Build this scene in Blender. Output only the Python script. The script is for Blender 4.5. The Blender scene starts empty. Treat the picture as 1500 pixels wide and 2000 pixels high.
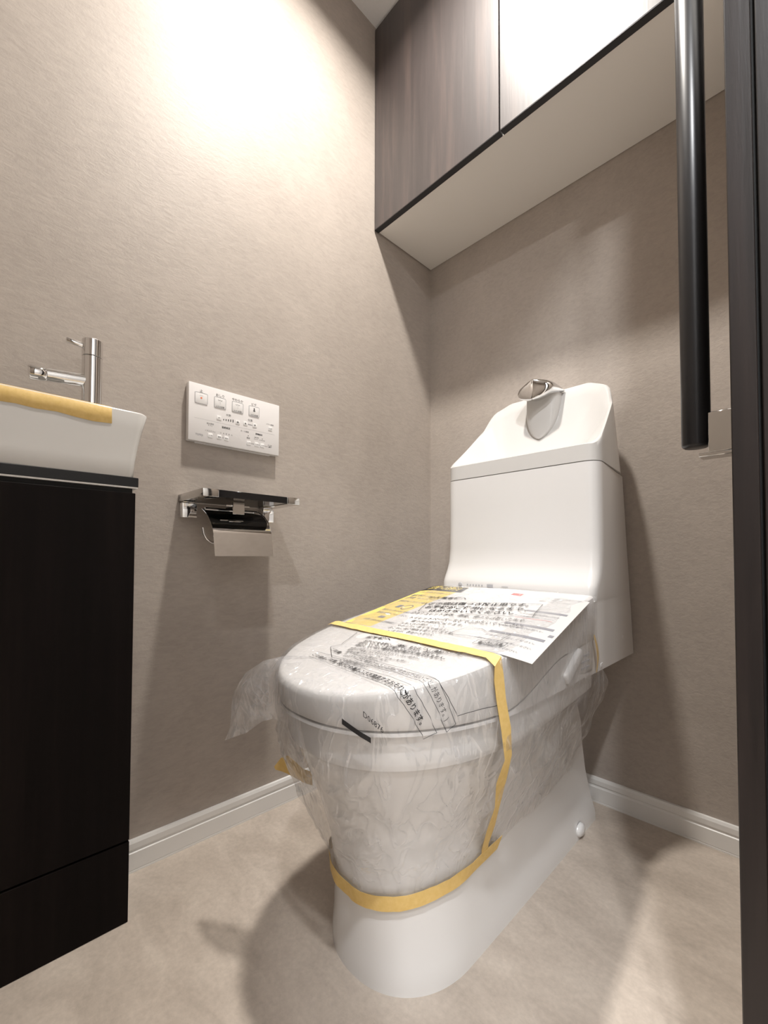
import bpy, bmesh, math, random
import numpy as np
from mathutils import Vector, Matrix, noise

random.seed(7)
SC = bpy.context.scene
COL = SC.collection
PI = math.pi

# ------------------------------------------------------------------ camera
CAM_Z = 0.61
yaw, pit, rol, FPX, CY = 0.800810, 0.026756, 0.002669, 837.565, 1063.63
fw = Vector((-math.sin(yaw)*math.cos(pit), math.cos(yaw)*math.cos(pit), math.sin(pit)))
rt = Vector((math.cos(yaw), math.sin(yaw), 0.0))
up = rt.cross(fw)
r2 = math.cos(rol)*rt + math.sin(rol)*up
u2 = -math.sin(rol)*rt + math.cos(rol)*up
cd = bpy.data.cameras.new('camera')
cd.sensor_fit = 'VERTICAL'; cd.sensor_height = 36.0
cd.lens = FPX*36.0/2000.0
cd.shift_y = (CY-1000.0)/2000.0
cd.clip_start = 0.01
cam = bpy.data.objects.new('camera', cd); COL.objects.link(cam)
cam.matrix_world = Matrix(((r2.x, u2.x, -fw.x, 0), (r2.y, u2.y, -fw.y, 0), (r2.z, u2.z, -fw.z, CAM_Z), (0, 0, 0, 1)))
SC.camera = cam

# ------------------------------------------------------------------ world, exposure
w = bpy.data.worlds.new('world'); SC.world = w; w.use_nodes = True
w.node_tree.nodes['Background'].inputs[0].default_value = (1.0, 0.93, 0.85, 1)
w.node_tree.nodes['Background'].inputs[1].default_value = 0.05
SC.view_settings.view_transform = 'Standard'
SC.view_settings.look = 'None'
SC.view_settings.exposure = 0.72
SC.view_settings.gamma = 1.0
SC.view_settings.use_curve_mapping = False
SC.cycles.transparent_max_bounces = 24
SC.cycles.max_bounces = 14

ROOM_LIGHT = ((-0.50, 0.52, 2.25), 12.8, 0.085, (1.0, 0.95, 0.89), 152)     # place, watts, lens diameter, colour, beam
HALL_LIGHT = ((0.27, -0.22, 2.25), 16.0, 0.085, (0.97, 0.98, 1.0), 178)
FAR_HALL_FILL = ((0.75, -0.80, 2.25), 14.0, 0.085, (0.97, 0.98, 1.0), 178)  # unseen extra hall lamp, added as fill for the back wall and bowl

# ------------------------------------------------------------------ materials
def new_mat(name):
    m = bpy.data.materials.new(name); m.use_nodes = True
    nt = m.node_tree
    return m, nt, nt.nodes['Principled BSDF']

def simple(name, col, rough=0.4, metal=0.0, spec=0.5, coat=0.0, emit=None):
    m, nt, b = new_mat(name)
    b.inputs['Base Color'].default_value = (*col, 1)
    b.inputs['Roughness'].default_value = rough
    b.inputs['Metallic'].default_value = metal
    b.inputs['Specular IOR Level'].default_value = spec
    b.inputs['Coat Weight'].default_value = coat
    if emit:
        b.inputs['Emission Color'].default_value = (*emit[0], 1)
        b.inputs['Emission Strength'].default_value = emit[1]
    return m

def coords(nt, scale=(1, 1, 1), rot=(0, 0, 0)):
    tc = nt.nodes.new('ShaderNodeTexCoord'); mp = nt.nodes.new('ShaderNodeMapping')
    mp.inputs['Scale'].default_value = scale; mp.inputs['Rotation'].default_value = rot
    nt.links.new(tc.outputs['Object'], mp.inputs['Vector'])
    return mp.outputs['Vector']

def noise_node(nt, vec, scale, detail=4, rough=0.55, dist=0.0):
    n = nt.nodes.new('ShaderNodeTexNoise')
    n.inputs['Scale'].default_value = scale; n.inputs['Detail'].default_value = detail
    n.inputs['Roughness'].default_value = rough; n.inputs['Distortion'].default_value = dist
    nt.links.new(vec, n.inputs['Vector'])
    return n.outputs['Fac']

def ramp(nt, fac, stops):
    r = nt.nodes.new('ShaderNodeValToRGB')
    els = r.color_ramp.elements
    while len(els) < len(stops): els.new(0.5)
    for e, (p, c) in zip(els, stops):
        e.position = p; e.color = (*c, 1)
    nt.links.new(fac, r.inputs['Fac'])
    return r.outputs['Color']

def mix(nt, a, b, fac, mode='MIX'):
    m = nt.nodes.new('ShaderNodeMix'); m.data_type = 'RGBA'; m.blend_type = mode
    if isinstance(fac, float): m.inputs[0].default_value = fac
    else: nt.links.new(fac, m.inputs[0])
    nt.links.new(a, m.inputs[6]); nt.links.new(b, m.inputs[7])
    return m.outputs[2]

def addv(nt, a, b, ka=1.0, kb=1.0):
    m1 = nt.nodes.new('ShaderNodeMath'); m1.operation = 'MULTIPLY'; m1.inputs[1].default_value = ka
    m2 = nt.nodes.new('ShaderNodeMath'); m2.operation = 'MULTIPLY_ADD'; m2.inputs[1].default_value = kb
    nt.links.new(a, m1.inputs[0]); nt.links.new(b, m2.inputs[0]); nt.links.new(m1.outputs[0], m2.inputs[2])
    return m2.outputs[0]

def bump(nt, b, h, strength, dist):
    n = nt.nodes.new('ShaderNodeBump'); n.inputs['Strength'].default_value = strength
    n.inputs['Distance'].default_value = dist
    nt.links.new(h, n.inputs['Height']); nt.links.new(n.outputs['Normal'], b.inputs['Normal'])

def wallpaper():
    m, nt, b = new_mat('taupe_wallpaper')
    v = coords(nt)
    vs = coords(nt, (1.0, 0.55, 1.6), (0.6, 0, 0))
    big = noise_node(nt, v, 9, 5, 0.6)
    fine = noise_node(nt, v, 190, 3, 0.6)
    stroke = noise_node(nt, vs, 75, 6, 0.68, 0.6)
    c1 = ramp(nt, big, [(0.3, (0.402, 0.354, 0.313)), (0.7, (0.447, 0.395, 0.350))])
    c2 = ramp(nt, stroke, [(0.3, (0.90, 0.90, 0.90)), (0.55, (1, 1, 1)), (0.8, (1.08, 1.08, 1.08))])
    nt.links.new(mix(nt, c1, c2, 1.0, 'MULTIPLY'), b.inputs['Base Color'])
    b.inputs['Roughness'].default_value = 0.55
    b.inputs['Specular IOR Level'].default_value = 0.3
    bump(nt, b, addv(nt, stroke, fine, 1.0, 0.35), 0.16, 0.004)
    return m

def vinyl_floor():
    m, nt, b = new_mat('stone_vinyl')
    v = coords(nt); v2 = coords(nt, (1, 2.2, 1), (0, 0, 0.5))
    big = noise_node(nt, v2, 7, 7, 0.62, 0.5)
    fine = noise_node(nt, v, 120, 4, 0.6)
    c1 = ramp(nt, big, [(0.26, (0.42, 0.36, 0.305)), (0.5, (0.52, 0.45, 0.385)), (0.74, (0.61, 0.535, 0.46))])
    c2 = ramp(nt, fine, [(0.3, (0.90, 0.90, 0.90)), (0.7, (1.06, 1.06, 1.06))])
    nt.links.new(mix(nt, c1, c2, 1.0, 'MULTIPLY'), b.inputs['Base Color'])
    b.inputs['Roughness'].default_value = 0.48
    b.inputs['Specular IOR Level'].default_value = 0.35
    bump(nt, b, addv(nt, big, fine, 0.6, 0.3), 0.2, 0.003)
    return m

def wood(name, cols, rough, scale=1.0, axis='Z', spec=0.5):
    m, nt, b = new_mat(name)
    s = {'Z': (26*scale, 26*scale, 1.3*scale), 'Y': (26*scale, 1.3*scale, 26*scale)}[axis]
    s2 = {'Z': (7*scale, 7*scale, 0.35*scale), 'Y': (7*scale, 0.35*scale, 7*scale)}[axis]
    g = noise_node(nt, coords(nt, s), 2.2, 6, 0.65, 0.3)
    g2 = noise_node(nt, coords(nt, s2), 1.6, 3, 0.5, 0.4)
    c = ramp(nt, addv(nt, g, g2, 0.45, 0.55), [(0.32, cols[0]), (0.5, cols[1]), (0.66, cols[2])])
    nt.links.new(c, b.inputs['Base Color'])
    b.inputs['Roughness'].default_value = rough
    b.inputs['Specular IOR Level'].default_value = spec
    bump(nt, b, g, 0.12, 0.002)
    return m

def film():
    m = bpy.data.materials.new('clear_plastic_film'); m.use_nodes = True
    nt = m.node_tree; nt.nodes.clear()
    out = nt.nodes.new('ShaderNodeOutputMaterial')
    tr = nt.nodes.new('ShaderNodeBsdfTransparent'); tr.inputs[0].default_value = (0.975, 0.975, 0.975, 1)
    gl = nt.nodes.new('ShaderNodeBsdfGlossy'); gl.inputs['Roughness'].default_value = 0.07
    gl.inputs[0].default_value = (1, 1, 1, 1)
    df = nt.nodes.new('ShaderNodeBsdfDiffuse'); df.inputs[0].default_value = (0.8, 0.8, 0.82, 1)
    tl = nt.nodes.new('ShaderNodeBsdfTranslucent'); tl.inputs[0].default_value = (0.8, 0.8, 0.82, 1)
    md = nt.nodes.new('ShaderNodeMixShader'); md.inputs[0].default_value = 0.5
    nt.links.new(df.outputs[0], md.inputs[1]); nt.links.new(tl.outputs[0], md.inputs[2])
    m1 = nt.nodes.new('ShaderNodeMixShader'); m1.inputs[0].default_value = 0.13
    nt.links.new(tr.outputs[0], m1.inputs[1]); nt.links.new(md.outputs[0], m1.inputs[2])
    lw = nt.nodes.new('ShaderNodeLayerWeight'); lw.inputs['Blend'].default_value = 0.5
    pw = nt.nodes.new('ShaderNodeMath'); pw.operation = 'POWER'; pw.inputs[1].default_value = 3.5
    nt.links.new(lw.outputs['Facing'], pw.inputs[0])
    ma = nt.nodes.new('ShaderNodeMath'); ma.operation = 'MULTIPLY_ADD'; ma.inputs[1].default_value = 0.30; ma.inputs[2].default_value = 0.09
    nt.links.new(pw.outputs[0], ma.inputs[0])
    m2 = nt.nodes.new('ShaderNodeMixShader')
    nt.links.new(ma.outputs[0], m2.inputs[0])
    nt.links.new(m1.outputs[0], m2.inputs[1]); nt.links.new(gl.outputs[0], m2.inputs[2])
    v = coords(nt, (1.0, 1.0, 0.5), (0.35, 0.2, 0.0))
    def crease(scale, power, seedshift):
        c = noise_node(nt, coords(nt, (1.0, 1.0, 0.42), (0.3*seedshift, 0.5-0.3*seedshift, 0.4)), scale, 1.5, 0.45, 1.1)
        m_a = nt.nodes.new('ShaderNodeMath'); m_a.operation = 'SUBTRACT'; m_a.inputs[1].default_value = 0.5
        m_b = nt.nodes.new('ShaderNodeMath'); m_b.operation = 'ABSOLUTE'
        m_c = nt.nodes.new('ShaderNodeMath'); m_c.operation = 'MULTIPLY_ADD'; m_c.inputs[1].default_value = -5.0; m_c.inputs[2].default_value = 1.0; m_c.use_clamp = True
        m_d = nt.nodes.new('ShaderNodeMath'); m_d.operation = 'POWER'; m_d.inputs[1].default_value = power
        nt.links.new(c, m_a.inputs[0]); nt.links.new(m_a.outputs[0], m_b.inputs[0]); nt.links.new(m_b.outputs[0], m_c.inputs[0]); nt.links.new(m_c.outputs[0], m_d.inputs[0])
        return m_d.outputs[0]
    k1 = crease(14, 3.0, 1.0); k2 = crease(31, 4.0, -0.8)
    hz = addv(nt, k1, k2, 0.17, 0.13)
    hb = nt.nodes.new('ShaderNodeMath'); hb.operation = 'ADD'; hb.inputs[1].default_value = 0.075
    nt.links.new(hz, hb.inputs[0]); nt.links.new(hb.outputs[0], m1.inputs[0])
    h = addv(nt, noise_node(nt, v, 30, 2, 0.5, 1.5), addv(nt, k1, k2, 1.0, 0.6), 0.6, 0.6)
    bp = nt.nodes.new('ShaderNodeBump'); bp.inputs['Strength'].default_value = 0.6; bp.inputs['Distance'].default_value = 0.008
    nt.links.new(h, bp.inputs['Height'])
    nt.links.new(bp.outputs[0], gl.inputs['Normal'])
    nt.links.new(m2.outputs[0], out.inputs[0])
    return m

def tape_mat():
    m, nt, b = new_mat('yellow_masking_tape')
    g = noise_node(nt, coords(nt), 130, 4, 0.6)
    c = ramp(nt, g, [(0.3, (0.73, 0.50, 0.16)), (0.7, (0.81, 0.575, 0.22))])
    nt.links.new(c, b.inputs['Base Color']); b.inputs['Roughness'].default_value = 0.6
    bump(nt, b, g, 0.25, 0.001)
    return m

def plaster(name, col):
    m, nt, b = new_mat(name)
    g = noise_node(nt, coords(nt), 160, 3, 0.6)
    c = ramp(nt, g, [(0.3, tuple(k*0.97 for k in col)), (0.7, col)])
    nt.links.new(c, b.inputs['Base Color']); b.inputs['Roughness'].default_value = 0.8
    bump(nt, b, g, 0.15, 0.002)
    return m

M = dict(
    wall=wallpaper(), floor=vinyl_floor(),
    ceil=plaster('white_ceiling_paper', (0.92, 0.92, 0.92)),
    hall=plaster('white_hall_paper', (0.78, 0.77, 0.75)),
    trim=simple('white_trim', (0.78, 0.77, 0.75), 0.38),
    cab=wood('dark_walnut_gloss', [(0.030, 0.023, 0.022), (0.048, 0.037, 0.035), (0.090, 0.064, 0.056)], 0.48, 1.0, 'Z', 0.95),
    cabedge=simple('charcoal_edge_band', (0.028, 0.029, 0.032), 0.45),
    van=wood('black_brown_wood', [(0.0045, 0.0034, 0.0032), (0.007, 0.005, 0.0047), (0.012, 0.0085, 0.0075)], 0.6, 1.0, 'Z', 0.08),
    counter=simple('black_laminate', (0.010, 0.010, 0.011), 0.4, spec=0.3),
    door=wood('dark_door_wood', [(0.009, 0.007, 0.0064), (0.015, 0.0115, 0.0105), (0.026, 0.019, 0.017)], 0.40, 1.2, 'Z', 0.4),
    gap=simple('black_gap', (0.006, 0.006, 0.006), 0.8),
    bar=simple('black_metal_bar', (0.020, 0.019, 0.020), 0.33, spec=0.5),
    soffit=simple('white_panel', (0.86, 0.84, 0.80), 0.55),
    ceramic=simple('white_ceramic', (0.78, 0.775, 0.77), 0.09, coat=0.2),
    glaze=simple('offwhite_basin_glaze', (0.62, 0.61, 0.59), 0.12),
    tanktop=simple('white_tank_top', (0.55, 0.535, 0.515), 0.2, spec=0.35),
    plastic=simple('white_plastic', (0.67, 0.655, 0.64), 0.22),
    chrome=simple('chrome', (0.78, 0.78, 0.78), 0.045, 1.0),
    steel=simple('brushed_chrome', (0.66, 0.65, 0.63), 0.12, 1.0),
    black=simple('black_gloss_plastic', (0.008, 0.008, 0.009), 0.12),
    remote=simple('remote_white', (0.80, 0.78, 0.77), 0.4),
    button=simple('button_white', (0.84, 0.83, 0.82), 0.35),
    ink=simple('black_ink', (0.018, 0.018, 0.020), 0.5),
    grey=simple('grey_ink', (0.20, 0.20, 0.22), 0.5),
    lgrey=simple('light_grey_ink', (0.42, 0.42, 0.44), 0.5),
    red=simple('red_ink', (0.75, 0.10, 0.09), 0.5),
    orange=simple('orange_ink', (0.85, 0.22, 0.10), 0.5),
    yink=simple('yellow_ink', (0.85, 0.68, 0.20), 0.6),
    paper=simple('white_paper', (0.50, 0.49, 0.478), 0.75, spec=0.15),
    ypaper=simple('yellow_paper', (0.72, 0.56, 0.17), 0.7, spec=0.2),
    film=film(), tape=tape_mat(),
    dark=simple('dark_slot', (0.10, 0.10, 0.10), 0.5),
    lens=simple('lamp_lens', (0.9, 0.9, 0.9), 0.4, emit=((1.0, 0.88, 0.74), 12.0)),
)

# ------------------------------------------------------------------ builders
def mesh_obj(name, verts, faces, mat, parent=None, smooth=None):
    me = bpy.data.meshes.new(name)
    me.from_pydata([tuple(map(float, v)) for v in verts], [], [tuple(int(i) for i in f) for f in faces])
    me.update()
    bm = bmesh.new(); bm.from_mesh(me)
    bmesh.ops.recalc_face_normals(bm, faces=bm.faces); bm.to_mesh(me); bm.free()
    me.materials.append(mat)
    if smooth is not None:
        me.shade_smooth(); me.set_sharp_from_angle(angle=math.radians(smooth))
    o = bpy.data.objects.new(name, me); COL.objects.link(o)
    if parent is not None: o.parent = parent
    return o

def bm_obj(name, bm, mat, parent=None, smooth=None):
    bmesh.ops.recalc_face_normals(bm, faces=bm.faces)
    me = bpy.data.meshes.new(name); bm.to_mesh(me); bm.free()
    me.materials.append(mat)
    if smooth is not None:
        me.shade_smooth(); me.set_sharp_from_angle(angle=math.radians(smooth))
    o = bpy.data.objects.new(name, me); COL.objects.link(o)
    if parent is not None: o.parent = parent
    return o

def bm_box(bm, x0, x1, y0, y1, z0, z1, bev=0.0, seg=2):
    t = bmesh.new()
    bmesh.ops.create_cube(t, size=1.0)
    for v in t.verts:
        v.co = Vector(((x0+x1)/2+v.co.x*(x1-x0), (y0+y1)/2+v.co.y*(y1-y0), (z0+z1)/2+v.co.z*(z1-z0)))
    if bev > 0:
        bmesh.ops.bevel(t, geom=list(t.edges), offset=bev, segments=seg, affect='EDGES', profile=0.5)
    me = bpy.data.meshes.new('tmp'); t.to_mesh(me); t.free(); bm.from_mesh(me); bpy.data.meshes.remove(me)

def box(name, x0, x1, y0, y1, z0, z1, mat, parent=None, bev=0.0, seg=2):
    bm = bmesh.new(); bm_box(bm, x0, x1, y0, y1, z0, z1, bev, seg)
    return bm_obj(name, bm, mat, parent, 40 if bev > 0 else None)

def loft(name, rings, mat, parent=None, closed=True, cap0=False, cap1=False, smooth=40):
    n = len(rings[0]); verts = [p for r in rings for p in r]; faces = []
    for i in range(len(rings)-1):
        for j in range(n if closed else n-1):
            k = (j+1) % n
            faces.append((i*n+j, i*n+k, (i+1)*n+k, (i+1)*n+j))
    if cap0: faces.append(tuple(range(n)))
    if cap1: faces.append(tuple(range((len(rings)-1)*n, len(rings)*n)))
    return mesh_obj(name, verts, faces, mat, parent, smooth)

def tube_rings(pts, rad, seg=16):
    pts = [Vector(p) for p in pts]; rings = []
    ref = None
    for i, p in enumerate(pts):
        d = (pts[min(i+1, len(pts)-1)]-pts[max(i-1, 0)]).normalized()
        if ref is None:
            ref = Vector((0, 0, 1)) if abs(d.z) < 0.9 else Vector((1, 0, 0))
        a = (ref-d*ref.dot(d)).normalized(); b = d.cross(a); ref = a
        r = rad[i] if isinstance(rad, (list, tuple)) else rad
        rings.append([p+a*math.cos(2*PI*k/seg)*r+b*math.sin(2*PI*k/seg)*r for k in range(seg)])
    return rings

def tube(name, pts, rad, mat, parent=None, seg=16, smooth=40):
    return loft(name, tube_rings(pts, rad, seg), mat, parent, True, True, True, smooth)

def thing(name, label, cat, loc=(0, 0, 0), group=None):
    o = bpy.data.objects.new(name, None); COL.objects.link(o)
    o.empty_display_size = 0.05
    o['label'] = label; o['category'] = cat
    if group: o['group'] = group
    return o

def tag(o, label, cat, group=None):
    o['label'] = label; o['category'] = cat
    if group: o['group'] = group
    return o

def struct(o, label=None):
    o['kind'] = 'structure'
    if label: o['label'] = label
    return o

def smoothstep(a, b, x):
    t = min(1.0, max(0.0, (x-a)/(b-a))); return t*t*(3-2*t)

# text to 2-D triangles through Blender's own built-in font
def make_texts(items):
    obs = []
    for s, bold in items:
        c = bpy.data.curves.new('t', 'FONT'); c.body = s; c.size = 1.0; c.resolution_u = 2
        c.offset = 0.018 if bold else 0.0
        o = bpy.data.objects.new('t', c); COL.objects.link(o); obs.append(o)
    bpy.context.view_layer.update()
    dg = bpy.context.evaluated_depsgraph_get()
    res = []
    for o in obs:
        me = bpy.data.meshes.new_from_object(o.evaluated_get(dg))
        v = np.array([(p.co.x, p.co.y) for p in me.vertices]) if len(me.vertices) else np.zeros((1, 2))
        f = [tuple(p.vertices) for p in me.polygons]
        bpy.data.meshes.remove(me); res.append((v, f))
    for o in obs:
        c = o.data; bpy.data.objects.remove(o); bpy.data.curves.remove(c)
    return res

# ------------------------------------------------------------------ room shell
XL, YB, ZC, XR = -0.947, 1.14, 2.25, -0.068
struct(box('floor', -1.05, 1.25, -1.3, 1.24, -0.06, 0.0, M['floor']))
struct(box('ceiling', -1.05, 1.25, -1.3, 1.24, ZC, ZC+0.08, M['ceil']))
struct(box('wall_left', XL-0.1, XL, -0.62, YB+0.1, 0, ZC, M['wall']))
struct(box('wall_back', XL, 1.15, YB, YB+0.1, 0, ZC, M['wall']))
struct(box('wall_front', XL, 0.06, -0.62, -0.52, 0, ZC, M['wall']))
bm = bmesh.new()
bm_box(bm, XR, XR+0.006, 0.67, YB, 0, ZC)            # thin pocket skin in front of the sliding door
bm_box(bm, -0.02, 0.06, 0.67, YB, 0, ZC)
bm_box(bm, XR, 0.06, -0.52, -0.10, 0, ZC)
bm_box(bm, XR, 0.06, -0.10, 0.67, 2.02, ZC)
struct(bm_obj('wall_right', bm, M['wall']))
struct(box('wall_hall', 1.15, 1.25, -1.3, YB+0.1, 0, ZC, M['hall']))
struct(box('wall_hall_end', 0.06, 1.15, -1.3, -1.2, 0, ZC, M['hall']))
struct(box('trim_1', -0.075, 0.067, -0.115, -0.09, 0, 2.02, M['door']))
struct(box('trim_2', -0.075, 0.067, -0.09, 0.67, 2.0, 2.02, M['door']))

# baseboard profile: (distance from wall, height)
PROF = [(0, 0), (0.0085, 0), (0.0085, 0.0035), (0.0075, 0.0045), (0.0085, 0.0055), (0.0085, 0.0365), (0.0068, 0.038), (0.0060, 0.041),
        (0.0068, 0.0425), (0.0078, 0.044), (0.0078, 0.0545), (0.0055, 0.0600), (0, 0.0605)]
def baseboard(name, p0, p1, nrm):
    rings = []
    for p in (p0, p1):
        rings.append([(p[0]+nrm[0]*d, p[1]+nrm[1]*d, h) for d, h in PROF])
    struct(loft(name, rings, M['trim'], None, True, True, True, None))
baseboard('baseboard_left', (XL, 0.16), (XL, YB), (1, 0))
baseboard('baseboard_back', (XL+0.0085, YB), (XR, YB), (0, -1))
baseboard('baseboard_right', (XR, 0.68), (XR, YB-0.009), (-1, 0))

# ------------------------------------------------------------------ ceiling lamps
def downlight(place, watts, dia, color, beam, label):
    x, y, z = place
    t = thing('ceiling_downlight', label, 'light')
    ring = []
    for r, dz in ((dia/2+0.012, 0.0), (dia/2+0.012, -0.004), (dia/2+0.004, -0.006), (dia/2, -0.003), (dia/2, 0.0)):
        ring.append([(x+r*math.cos(2*PI*k/40), y+r*math.sin(2*PI*k/40), z+dz) for k in range(40)])
    loft('trim_ring', ring, M['trim'], t)
    lens = [[(x+r*math.cos(2*PI*k/40), y+r*math.sin(2*PI*k/40), z-0.001) for k in range(40)] for r in (dia/2, 0.004)]
    loft('lens', lens, M['lens'], t, cap1=True)
    ld = bpy.data.lights.new('downlight', 'AREA'); ld.shape = 'DISK'; ld.size = dia
    ld.energy = watts; ld.color = color; ld.spread = math.radians(beam)
    lo = bpy.data.objects.new('lamp_light', ld); COL.objects.link(lo)
    lo.location = (x, y, z-0.008); lo.parent = t
downlight(*ROOM_LIGHT, 'round recessed downlight in the ceiling above the toilet')
downlight(*HALL_LIGHT, 'round recessed downlight in the hallway ceiling close outside the door')
downlight(*FAR_HALL_FILL, 'added fill downlight further down the hallway ceiling')

# ------------------------------------------------------------------ wall cabinet
ZS, YF = 1.607, 0.872
t = thing('wall_cabinet', 'dark walnut wall cabinet with two doors hung above the toilet tank', 'cabinet')
box('body', XL, XR, 0.8905, YB, ZS+0.004, ZC, M['soffit'], t)
box('underside_panel', XL+0.003, XR-0.001, 0.8905, YB-0.001, ZS, ZS+0.004, M['soffit'], t, 0.001, 1)
bot = []
for x0, x1 in ((XL+0.002, -0.5165), (-0.5135, XR-0.002)):
    d = box('door', x0, x1, YF, YF+0.0175, ZS-0.001, ZC-0.012, M['cab'], t, 0.0008, 1)
    box('edge_band', x0+0.0005, x1-0.0005, YF+0.0005, YF+0.017, ZS-0.0018, ZS-0.001, M['cabedge'], d)

# ------------------------------------------------------------------ sliding door with bar handle
DX, DY = -0.060, 0.510
t = thing('sliding_door', 'dark wood sliding door leaf slid open into the right wall', 'door')
box('panel', DX, DX+0.0195, DY, 1.10, 0.006, 2.0, M['door'], t, 0.001, 1)
box('groove', DX+0.0195, DX+0.0225, DY+0.004, 1.10, 0.006, 2.0, M['gap'], t)
box('panel', DX+0.0225, DX+0.038, DY-0.001, 1.10, 0.006, 2.0, M['door'], t, 0.001, 1)
t = thing('door_pull_bar', 'long black round pull bar with chrome bracket on the dark door', 'handle')
bx, by, br = -0.1035, 0.607, 0.0142
pts = [(bx, by, 0.737), (bx, by, 0.7385), (bx, by, 0.7405), (bx, by, 1.46), (bx, by, 1.462)]
loft('bar', tube_rings(pts, [br-0.003, br-0.001, br, br, br-0.002], 40), M['bar'], t, True, True, True, 50)
bm = bmesh.new()
bm_box(bm, -0.0895, DX, 0.590, 0.5925, 0.7265, 0.7715, 0.0006, 1)
bm_box(bm, -0.0985, DX, 0.590, 0.612, 0.7225, 0.7265, 0.0006, 1)
bm_obj('bracket', bm, M['steel'], t, 40)
bm = bmesh.new()
bm_box(bm, -0.0895, DX, 0.590, 0.5925, 1.415, 1.46, 0.0006, 1)
bm_box(bm, -0.1035, DX, 0.590, 0.607, 1.455, 1.4595, 0.0006, 1)
bm_obj('bracket', bm, M['steel'], t, 40)

# ------------------------------------------------------------------ vanity
VX, VY0, VY1 = -0.820, -0.50, 0.2035
t = thing('vanity_cabinet', 'slim black brown vanity cabinet standing against the left wall', 'cabinet')
box('body', XL+0.0005, VX-0.014, VY0, VY1, 0.0, 0.716, M['van'], t)
box('door', VX-0.0135, VX, VY0, -0.16, 0.1345, 0.716, M['van'], t, 0.0008, 1)
box('door', VX-0.0135, VX, -0.157, VY1, 0.1345, 0.716, M['van'], t, 0.0008, 1)
box('kick_board', VX-0.0135, VX, VY0, VY1, 0.0, 0.1315, M['van'], t, 0.0008, 1)
t2 = thing('countertop', 'thin black countertop between the white basin and dark vanity', 'counter')
box('slab', XL, VX+0.001, VY0, 0.2075, 0.7265, 0.7425, M['counter'], t2, 0.0008, 1)
box('edge_line', XL, VX, VY0, 0.2065, 0.7240, 0.7265, M['trim'], t2)
box('spacer', XL, VX-0.006, VY0, 0.200, 0.716, 0.7240, M['gap'], t2)

def rrect(x0, x1, y0, y1, r, z, seg=8):
    p = []
    for cx, cy, a0 in ((x1-r, y1-r, 0), (x0+r, y1-r, 90), (x0+r, y0+r, 180), (x1-r, y0+r, 270)):
        for k in range(seg+1):
            a = math.radians(a0+90*k/seg); p.append((cx+r*math.cos(a), cy+r*math.sin(a), z))
    return p
BX0, BX1, BY0, BY1 = XL+0.002, -0.8165, -0.45, 0.2215
rings = [rrect(BX0, BX1-0.0045, BY0+0.02, BY1-0.0205, 0.010, 0.7425)]
for s in (0.0, 0.25, 0.5, 0.75, 1.0):
    e = s**1.5
    rings.append(rrect(BX0, BX1-0.004*(1-e), BY0+0.02*(1-e), BY1-0.02*(1-e), 0.010+0.006*s, 0.7435+0.108*s))
for k in range(1, 7):
    a = PI*k/6
    i = 0.004*(1-math.cos(a))
    rings.append(rrect(BX0+i, BX1-i, BY0+i, BY1-i, 0.016, 0.8515+0.004*math.sin(a)))
ZB = 0.8515
def sloped(r, k0=0.0): return r
rings.append(rrect(BX0+0.012, BX1-0.012, BY0+0.02, BY1-0.10, 0.02, 0.846))
rings.append(rrect(BX0+0.022, BX1-0.022, BY0+0.04, BY1-0.115, 0.02, 0.765))
loft('wash_basin', rings, M['glaze'], None, True, True, True, 50)
tag(bpy.data.objects['wash_basin'], 'white rectangular wash basin on the dark vanity counter', 'basin')

# faucet
t = thing('faucet', 'chrome single lever faucet standing on the white wash basin', 'faucet')
fx, fy, fr = -0.882, 0.148, 0.0150
prof = [(fr+0.0025, 0.8525), (fr+0.0025, 0.8545), (fr, 0.856), (fr, 0.9515), (fr-0.0006, 0.9520)]
loft('body', [[(fx+r*math.cos(2*PI*k/36), fy+r*math.sin(2*PI*k/36), z) for k in range(36)] for r, z in prof], M['chrome'], t, True, True, True, 40)
prof = [(fr-0.0006, 0.9528), (fr+0.0004, 0.9533), (fr+0.0004, 0.981), (fr-0.001, 0.9825)]
loft('cap', [[(fx+r*math.cos(2*PI*k/36), fy+r*math.sin(2*PI*k/36), z) for k in range(36)] for r, z in prof], M['chrome'], t, True, True, True, 40)
tube('lever', [(fx, fy-0.006, 0.9685), (fx, fy-0.020, 0.9705), (fx, fy-0.036, 0.9720), (fx, fy-0.0375, 0.9721)], [0.0046, 0.0042, 0.0045, 0.0035], M['chrome'], t)
tube('spout', [(fx, fy-0.004, 0.910), (fx, fy-0.045, 0.9065), (fx, fy-0.062, 0.905)], 0.0108, M['chrome'], t, 28)
sp = tube('aerator', [(fx, fy-0.0625, 0.905), (fx, fy-0.064, 0.9048), (fx, fy-0.083, 0.9030), (fx, fy-0.0845, 0.9028), (fx, fy-0.0838, 0.9029), (fx, fy-0.076, 0.9036)],
          [0.0102, 0.0114, 0.0116, 0.0106, 0.0082, 0.0078], M['chrome'], t, 28)

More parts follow.
